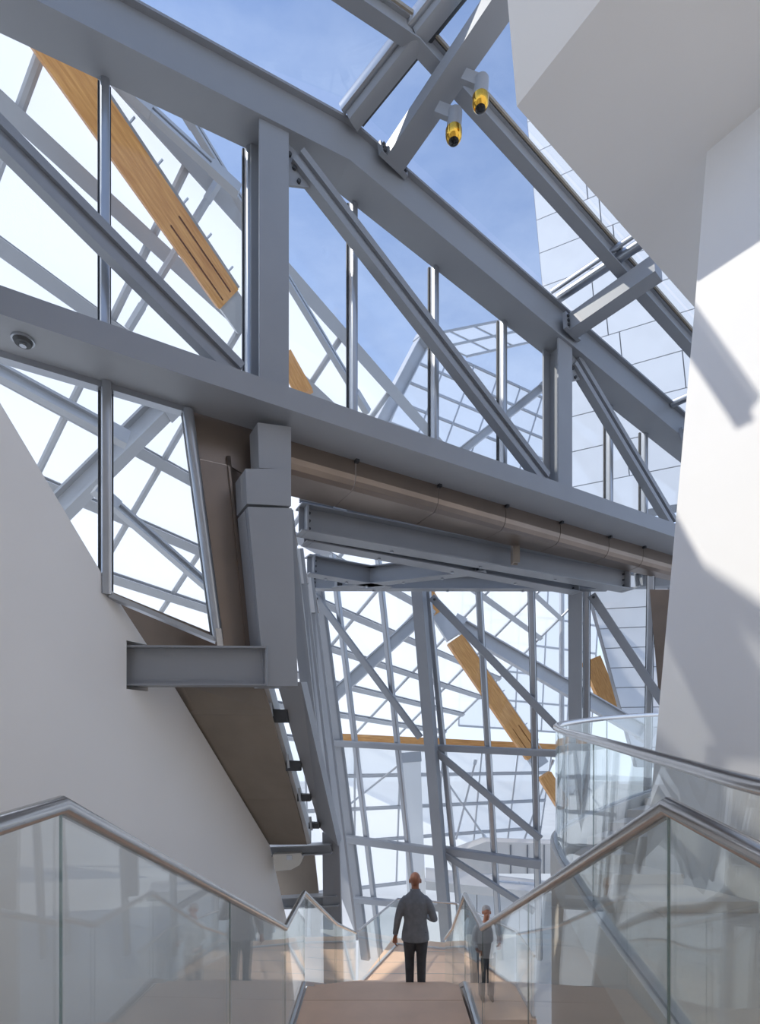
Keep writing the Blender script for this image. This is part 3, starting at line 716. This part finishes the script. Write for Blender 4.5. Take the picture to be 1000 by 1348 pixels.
# struts in front of that sail
def strut(label, p0, p1, w, h, ends=True):
    r = empty('sail_strut', p0, label, 'strut')
    obj('shaft', prof(p0, p1, hsec(w, h, .05, .05)), 'sailrib', r)
    a, s, u = frame(p0, p1)
    obj('end_cap', prof(p0-a*.25, p0+a*.25, rect(w*1.15, h*1.15)), 'sailrib', r); obj('end_cap', prof(p1-a*.25, p1+a*.25, rect(w*1.15, h*1.15)), 'sailrib', r)
    return r
strut('pale diagonal strut behind the lower left window, rising to its head', P(58, 690, 11.6), P(222, 528, 11.6), .34, .44)
strut('pale bar sloping down behind the lower left window pane', P(140, 655, 11.2), P(300, 795, 13.5), .2, .2)
strut('pale bar crossing the top corner of lower left window', P(-40, 468, 9.2), P(150, 570, 10.5), .22, .24)
strut('pale truss strut behind the left bays of back facade', P(424, 930, 20), P(560, 806, 20), .36, .44)
strut('blue grey girder sloping behind the right bays of back facade', P(602, 822, 24), P(850, 966, 24), .5, .62)
strut('thin tube brace high behind left truss bays', P(282, 248, 9.9), P(178, 418, 10.1), .09, .09)
strut('dark edge tube of the sail seen beside first truss column', P(240, 140, 8.9), P(476, 530, 12.6), .13, .13)
strut('twin edge tube of the sail above the timber end', P(178, 128, 8.3), P(296, 236, 9.0), .14, .14)

def timber(label, p0, p1, w, h, up, ends=None, peg=False):
    r = empty('timber_beam', p0, label, 'timber beam')
    a, s, u = frame(p0, p1, up)
    v, f = prof(p0, p1, rect(w, h), up)
    o = obj('glulam', (v, f), 'timber')
    if peg:                                          # slots sawn into the end for the knife plates
        sd_ = s if s.y < 0 else -s
        cut(o, [prof(p1-a*1.3+u*h*k+sd_*w/2, p1-a*.06+u*h*k+sd_*w/2, rect(.16, .03), up) for k in (-.2, .2)])
    put(o, r)
    uv = o.data.uv_layers.new(name='UVMap')
    for lp in o.data.loops:
        co = o.data.vertices[lp.vertex_index].co
        uv.data[lp.index].uv = (co.dot(a), co.dot(u)*1.0+co.dot(s)*.7)
    L = (p1-p0).length
    if peg:
        obj('edge_rail', prof(p0+u*(h/2+.03), p1+u*(h/2+.03), rect(w*.5, .05), up), 'galv', r)
        for k in range(7):
            q = lin(p0, p1, (k+.5)/7)+u*(h/2+.05); obj('peg', cyl(q, q+u*.12, .018, 6), 'galv', r)
    if ends:
        obj('steel_shoe', prof(p1-a*.02, p1+a*ends, rect(w*.8, h*.9), up), 'sailrib', r)
    return r
t0, t1 = P(42, 22, 7.6), P(299, 393, 10.4)
uu = SP.n.cross((t1-t0).normalized()); uu = uu if uu.x > 0 else -uu
timber('long orange glulam beam behind the left truss bays', t0, t1, .32, .50, uu, .5, True)
timber('short orange timber end low beside first truss column', P(374, 470, 13.2), P(402, 520, 13.4), .3, .42, uu)
tb0, tb1 = P(598, 842, 21), P(702, 994, 21)
timber('orange glulam beam slanting across the middle of back facade', tb0, tb1, .4, .66, Vector((.8, 0, .6)), .5, True)
timber('short orange timber above the steel joint in back facade', P(553, 772, 21), P(576, 808, 21), .4, .6, Vector((.8, 0, .6)), 1.1)
timber('long level orange timber edge across back facade', P(425, 971, 23), P(748, 987, 23), .5, .42, UP)
timber('orange timber tip beside curved handrail', P(716, 1020, 21), P(742, 1062, 21), .4, .5, Vector((.8, 0, .6)))
timber('pale orange timber sheet beyond right facade column', P(777, 868, 30), P(806, 936, 30), .4, 1.0, Vector((.8, 0, .6)))

# far sail with its blunt edge seen through the truss
S2o = P(556, 452, 30); s2u = (P(790, 560, 36)-S2o).normalized(); s2v = (P(478, 640, 27)-S2o).normalized()
far_sail = sail('glass_sail', 'distant clearer glass sail rising behind middle truss bays', lambda u, v: S2o+s2u*u+s2v*v, [0, 1.7, 3.4, 5.1, 6.8, 8.5, 10.2], [0, 1.5, 3, 4.5, 6, 7.5], 'frit2', .12, .10, .05)
fm = S2o+s2u*10.2; obj('mast', cyl(Vector((fm.x, fm.y, -7)), fm, .16, 10), 'sailrib', far_sail)
s2w = (P(740, 414, 34)-S2o).normalized()
sail('glass_sail', 'narrow upper glass sail leaf on top of distant sail', lambda u, v: S2o+s2w*u+s2u*(v*.9)+UP*.36, [0, 1.8, 3.6, 5.4, 7.2, 9.0], [0, 1.6, 3.2], 'frit2', .10, .10, .04)
strut('blue edged steel rim of the distant glass sail', P(556, 450, 28.2), P(486, 585, 25.9), .46, .66)
strut('small cross strut inside the distant glass sail', P(600, 600, 29), P(716, 508, 30), .3, .4)
# lower and right sails behind back facade
S4o = P(400, 985, 26); s4u = (P(760, 988, 34)-S4o).normalized(); s4v = (P(404, 1090, 27.6)-S4o).normalized()
low_sail = sail('glass_sail', 'white printed glass sail hanging behind the lower bays of back facade', lambda u, v: S4o+s4u*u+s4v*v, [0, 2.6, 5.2, 7.8, 10.4, 13.0, 15.6], [-.2, 1.45, 3.35, 5.3, 8.3], 'frit', .16, .14, .05)
S3o = P(690, 770, 47); s3u = (P(860, 800, 52)-S3o).normalized(); s3v = (P(680, 1000, 49)-S3o).normalized()
right_sail = sail('glass_sail', 'pale gridded glass sail behind the right bays of back facade', lambda u, v: S3o+s3u*u+s3v*v, [-6, -3.2, -.4, 2.4, 5.2, 8.0], [-2.6, 0, 2.5, 5.0, 7.5, 10.0, 12.5], 'frit', .17, .14, .07)
rm = S3o+s3u*5.2+s3v*12.5; obj('mast', cyl(Vector((rm.x, rm.y, -7)), rm, .2, 10), 'sailrib', right_sail)
o = empty('white_mast', P(548, 1185, 21), 'slim white cased mast rising behind the man and back facade', 'mast')
obj('shaft', beam(P(541, 1000, 21), P(548, 1190, 21), .40, .7), 'wall', o); obj('head', beam(P(540, 990, 21), P(541, 1003, 21), .45, .78), 'sailrib', o)
for x0, y0, x1, y1 in [(440, 1075, 530, 1003), (575, 1010, 640, 1105), (600, 1105, 626, 1000), (690, 1105, 728, 1000), (452, 995, 446, 1100)]:
    o = obj('tie_rod', cyl(P(x0, y0, 24.5), P(x1, y1, 24.5), .045, 8), 'sailrib', low_sail); obj('fork', cyl(P(x1, y1, 24.5), lin(P(x1, y1, 24.5), P(x0, y0, 24.5), .06), .08, 8), 'galv', o)

def clad_volume(name, label, pl, dirh, org, z_levels, left_px, width, pw):
    """white panel-clad volume; each panel an own piece on a grey backing"""
    r = empty(name, org, label, 'building')
    n = pl.n
    zl = z_levels
    def edge(z):   # start of the volume's left edge at height z
        return left_px(z)
    for j in range(len(zl)-1):
        z0, z1 = zl[j], zl[j+1]
        s = 0.0; first = True
        while s < width:
            L = pw*(.55+.45*((j*37+int(s*10)*13) % 10)/10.) if first else pw
            e = min(width, s+L)
            def pt(sv, z, st):
                b = edge(z); return b+dirh*sv
            g = .02
            q = [pt(s+g, z0+g, 0), pt(e-g, z0+g, 0), pt(e-g, z1-g, 0), pt(s+g, z1-g, 0)]
            obj('panel', extrude(q, n*.05), 'clad', r); s = e; first = False
    b0, b1 = edge(zl[0]), edge(zl[-1])
    obj('backing', extrude([b0, b0+dirh*width, b1+dirh*width, b1], -n*.8), 'clad_back', r)
D1 = Vector((.893, -.45, 0)).normalized()
i0 = P(700, 300, 24); PB = Plane(i0, Vector((D1.y, -D1.x, 0)))
e_top, e_bot = PB.at(690, 120), PB.at(742, 690)
clad_volume('clad_building', 'white panel clad building wall seen through the skylight and right truss bays', PB, D1, e_bot,
            [e_bot.z+k*(e_top.z-e_bot.z)/13. for k in range(14)], lambda z: lin(e_bot, e_top, (z-e_bot.z)/(e_top.z-e_bot.z)), 11., 3.1)
i1 = P(790, 900, 26); PB2 = Plane(i1, Vector((D1.y*.5, -D1.x, 0))); D2 = Vector((D1.x, D1.y*.5, 0)).normalized()
f_bot, f_top = PB2.at(838, 1010), PB2.at(768, 752)
clad_volume('clad_building', 'white banded building wall seen beyond the right bay of back facade', PB2, D2, f_bot,
            [f_bot.z+k*(f_top.z-f_bot.z)/10. for k in range(11)], lambda z: lin(f_bot, f_top, (z-f_bot.z)/(f_top.z-f_bot.z)), 6., 6.5)
# terrace beyond the glass
te = empty('terrace', P(660, 1160, 21), 'cream stone terrace with parapet beyond the lower bays of back facade', 'terrace')
obj('parapet', extrude([P(585, 1128, 22), P(640, 1108, 22), P(760, 1112, 22), P(760, 1150, 22), P(600, 1150, 22)], (0, 1.0, 0)), 'terrace', te)
obj('deck', extrude([P(560, 1142, 21), P(770, 1165, 21), P(770, 1180, 19), P(560, 1160, 19)], (0, 0, -.3)), 'terrace', te)
for k in range(5):
    x = 600+k*28
    obj('wall_panel', extrude([P(x, 1156+k*2, 20), P(x+27, 1158+k*2, 20), P(x+27, 1230, 20), P(x, 1230, 20)], (0, .2, 0)), 'clad', te)
for k in range(3):
    x = 672+k*22; obj('parapet_joint', beam(P(x, 1112, 21.98), P(x, 1150, 21.98), .05, .03, Vector((0, 1, 0))), 'clad_back', te)

# ------------------------------------------------------------------ people
def limb(pts, n=14):
    """rings (centre, rx, ry) lofted along their centres"""
    secs = []
    for k, (c, rx, ry) in enumerate(pts):
        c = Vector(c); a = Vector(pts[min(k+1, len(pts)-1)][0])-Vector(pts[max(0, k-1)][0]); a.normalize()
        ref = Vector((1, 0, 0)) if abs(a.x) < .8 else Vector((0, 1, 0))
        y = a.cross(ref).normalized(); x = y.cross(a).normalized()
        secs.append([c+x*rx*math.cos(2*math.pi*i/n)+y*ry*math.sin(2*math.pi*i/n) for i in range(n)])
    return sweep(secs)
def ball(c, rx, ry, rz, n=12):
    secs = []
    for k in range(1, n):
        a = math.pi*k/n
        secs.append([Vector(c)+Vector((rx*math.sin(a)*math.cos(2*math.pi*i/16), ry*math.sin(a)*math.sin(2*math.pi*i/16), rz*math.cos(a))) for i in range(16)])
    return sweep(secs)
def fused(name, parts, mat, parent, origin, vox, rot=None):
    v, f = join(*parts)
    R = rot or Matrix.Identity(3)
    o = obj(name, ([R @ Vector(p)+origin for p in v], f), mat)
    md = o.modifiers.new('remesh', 'REMESH'); md.mode = 'VOXEL'; md.voxel_size = vox; md.use_smooth_shade = True
    m2 = o.modifiers.new('smooth', 'SMOOTH'); m2.iterations = 4; m2.factor = .5
    dg_ = bpy.context.evaluated_depsgraph_get(); me = bpy.data.meshes.new_from_object(o.evaluated_get(dg_))
    old = o.data; o.modifiers.clear(); o.data = me; bpy.data.meshes.remove(old)
    for p in me.polygons: p.use_smooth = True
    put(o, parent); return o
def hand(wrist, direc, palmn, thumb, curl=.5, s=1.):
    """palm and five bent fingers; direc = wrist to knuckles, palmn = palm normal, thumb = side of the thumb"""
    d = Vector(direc).normalized(); t = Vector(thumb); t = (t-d*d.dot(t)).normalized(); n = d.cross(t).normalized()
    if n.dot(Vector(palmn)) < 0: n = -n
    w = Vector(wrist); parts = [limb([(w-d*.03, .026*s, .02*s), (w+d*.03*s, .036*s, .017*s), (w+d*.085*s, .041*s, .015*s), (w+d*.10*s, .036*s, .011*s)])]
    for k, (o_, L) in enumerate(((.030, .075), (.010, .085), (-.010, .078), (-.029, .060))):
        b = w+d*.085*s+t*o_*s; p1 = b+(d*math.cos(curl*.6)+n*math.sin(curl*.6))*L*.5*s
        p2 = p1+(d*math.cos(curl*1.5)+n*math.sin(curl*1.5))*L*.33*s; p3 = p2+(d*math.cos(curl*2.1)+n*math.sin(curl*2.1))*L*.25*s
        parts.append(limb([(b, .0095*s, .0095*s), (p1, .009*s, .009*s), (p2, .0082*s, .0082*s), (p3, .0065*s, .0065*s)], 8))
    b = w+d*.03*s+t*.028*s; p1 = b+(t*.75+d*.6+n*.2).normalized()*.045*s; p2 = p1+(d*.95+n*.25).normalized()*.035*s
    parts.append(limb([(b, .012*s, .012*s), (p1, .0105*s, .0105*s), (p2, .0075*s, .0075*s)], 8))
    return parts
def head(c, s=1., yaw=1):
    """bald head: skull, jaw, ears, nose, brow; yaw=+1 looks away (+y), -1 looks at the viewer"""
    c = Vector(c); f = Vector((0, yaw, 0))
    p = [ball(c+UP*.022*s-f*.012*s, .076*s, .096*s, .098*s), ball(c-UP*.055*s+f*.028*s, .056*s, .066*s, .066*s),
         ball(c-UP*.018*s+f*.098*s, .014*s, .022*s, .026*s), ball(c+UP*.022*s+f*.082*s, .05*s, .014*s, .012*s),
         ball(c-UP*.056*s+f*.088*s, .024*s, .010*s, .008*s)]
    for k in (-1, 1): p.append(ball(c+Vector((k*.080*s, -.005*yaw*s, -.008*s)), .011*s, .022*s, .034*s))
    return p
# man walking down the second flight, back towards the camera
H0 = Vector((.556, 8.62, lin(ML, FL, 6/12)+.004))
man = empty('person', H0, 'bald man in charcoal suit walking down the lower flight, seen from behind', 'person')
lh = Vector((-.315, .07, .80)); rhd = Vector((.20, .30, 1.05))
body = [limb([((0, 0, .88), .155, .11), ((0, -.005, 1.05), .145, .10), ((0, 0, 1.25), .17, .11), ((0, .0, 1.38), .17, .10), ((0, .0, 1.46), .10, .075), ((0, .012, 1.54), .062, .064), ((0, .03, 1.66), .058, .062)]),
        limb([((-.15, 0, 1.37), .05, .055), ((-.215, -.01, 1.28), .046, .05), ((-.265, .0, 1.12), .043, .045), ((-.30, .05, .86), .03, .028), (lh, .026, .022)]),
        limb([((.15, 0, 1.37), .05, .055), ((.225, -.02, 1.28), .046, .05), ((.285, .0, 1.12), .043, .045), ((.245, .19, 1.07), .034, .034), (rhd, .026, .022)])]
for x, yk in ((-.09, .03), (.10, -.02)):
    body.append(limb([((x, 0, .92), .10, .10), ((x, .02+yk*.4, .66), .078, .08), ((x*.95, .04+yk, .50), .056, .06), ((x*.9, .01+yk, .30), .052, .056), ((x*.9, -.01+yk, .09), .036, .042), ((x*.9, 0+yk, .05), .034, .04)]))
body += head((0, .035, 1.705), 1.12)
body += hand(lh, (-.05, .03, -1), (1, .2, 0), (0, 1, 0), .55); body += hand(rhd, (-.7, .6, -.1), (-.3, -.5, -.6), (0, 0, 1), .8)
fused('body', body, 'skin', man, H0, .0065)
jk = [limb([((0, .0, .775), .222, .158), ((0, .0, .90), .212, .152), ((0, -.005, 1.08), .178, .125), ((0, .0, 1.26), .20, .13), ((0, .0, 1.38), .225, .125), ((0, .0, 1.44), .20, .11), ((0, .0, 1.50), .135, .09), ((0, .008, 1.545), .085, .08), ((0, .014, 1.58), .078, .078)], 22),
      limb([((-.13, 0, 1.43), .07, .08), ((-.195, -.005, 1.37), .066, .078), ((-.235, -.01, 1.26), .066, .07), ((-.275, .0, 1.10), .058, .062), ((-.305, .05, .90), .046, .048), ((-.313, .062, .845), .045, .046)]),
      limb([((.13, 0, 1.43), .07, .08), ((.20, -.005, 1.37), .066, .078), ((.245, -.015, 1.26), .066, .07), ((.295, -.005, 1.105), .06, .062), ((.265, .12, 1.075), .05, .05), ((.22, .26, 1.06), .043, .043)])]
j = fused('jacket', jk, 'suit', man, H0, .010)
obj('vent_seam', extrude([H0+Vector(q) for q in ((-.003, -.134, .775), (.004, -.134, .775), (.004, -.138, .98), (-.003, -.138, .98))], (0, .01, 0)), 'suit', j)
tr = []
for x, yk in ((-.09, .03), (.10, -.02)):
    tr.append(limb([((x*.9, 0, .94), .112, .125), ((x, .01, .80), .108, .118), ((x, .02+yk*.4, .64), .092, .10), ((x*.97, .04+yk, .48), .078, .085), ((x*.95, .01+yk, .28), .070, .078), ((x*.95, -.005+yk, .09), .064, .076), ((x*.95, .0+yk, .045), .064, .078)]))
fused('trousers', tr, 'trouser', man, H0, .010)
for x, yk in ((-.086, .03), (.095, -.02)):
    fused('shoe', [limb([((x, -.075+yk, .045), .034, .04), ((x, 0+yk, .05), .042, .045), ((x, .09+yk, .038), .047, .034), ((x, .17+yk, .028), .040, .024), ((x, .205+yk, .024), .02, .018)])], 'shoes', man, H0, .008)

# second person coming up, half hidden by the glass
H1 = Vector((2.02, 10.4, 0))
per = empty('person', H1, 'grey haired person in pale shirt standing behind the right stair glass', 'person')
lh = Vector((-.20, -.22, .98)); rhd = Vector((.20, -.24, 1.10))
body = [limb([((0, 0, .84), .15, .11), ((0, 0, 1.0), .14, .10), ((0, 0, 1.2), .165, .11), ((0, 0, 1.35), .17, .10), ((0, 0, 1.42), .11, .07), ((0, 0, 1.48), .056, .058), ((0, -.02, 1.56), .052, .056)])]
for s_, h_ in ((-1, lh), (1, rhd)):
    body.append(limb([((.155*s_, 0, 1.37), .055, .06), ((.21*s_, .02, 1.22), .046, .05), ((.24*s_, .0, 1.06), .04, .042), (lin(Vector((.24*s_, 0, 1.06)), h_, .6), .032, .032), (h_, .025, .021)]))
    body.append(limb([((.09*s_, 0, .88), .095, .095), ((.09*s_, -.01, .62), .072, .075), ((.088*s_, -.02, .47), .053, .056), ((.085*s_, .0, .28), .05, .052), ((.085*s_, .01, .05), .034, .04)]))
body += head((0, -.025, 1.645), .98, -1)
body += hand(lh, (.3, -1, .1), (0, 0, -1), (1, 0, .3), .5); body += hand(rhd, (-.3, -1, .1), (0, 0, -1), (-1, 0, .3), .6)
fused('body', body, 'skin', per, H1, .007)
fused('hair', [ball(Vector((0, .0, 1.695)), .083, .098, .078), ball(Vector((0, .035, 1.65)), .082, .075, .08)], 'hair', per, H1, .01)
sh = [limb([((0, 0, .80), .185, .14), ((0, 0, 1.0), .168, .125), ((0, 0, 1.2), .188, .13), ((0, 0, 1.34), .195, .12), ((0, 0, 1.41), .14, .09), ((0, 0, 1.455), .072, .07)], 20)]
for s_, h_ in ((-1, lh), (1, rhd)):
    sh.append(limb([((.14*s_, 0, 1.375), .068, .075), ((.205*s_, .01, 1.26), .062, .066), ((.24*s_, .0, 1.06), .054, .056), (lin(Vector((.24*s_, 0, 1.06)), h_, .75), .042, .042)]))
fused('shirt', sh, 'shirt', per, H1, .011)
fused('trousers', [limb([((.082*s_, 0, .90), .105, .115), ((.09*s_, -.01, .62), .088, .092), ((.088*s_, -.02, .47), .074, .08), ((.086*s_, .0, .28), .068, .074), ((.086*s_, .01, .05), .062, .072)]) for s_ in (-1, 1)], 'jeans', per, H1, .011)
for s_ in (-1, 1):
    fused('shoe', [limb([((.086*s_, .07, .045), .034, .04), ((.086*s_, 0, .05), .04, .045), ((.086*s_, -.1, .036), .044, .032), ((.086*s_, -.19, .024), .022, .02)])], 'shoes', per, H1, .009)
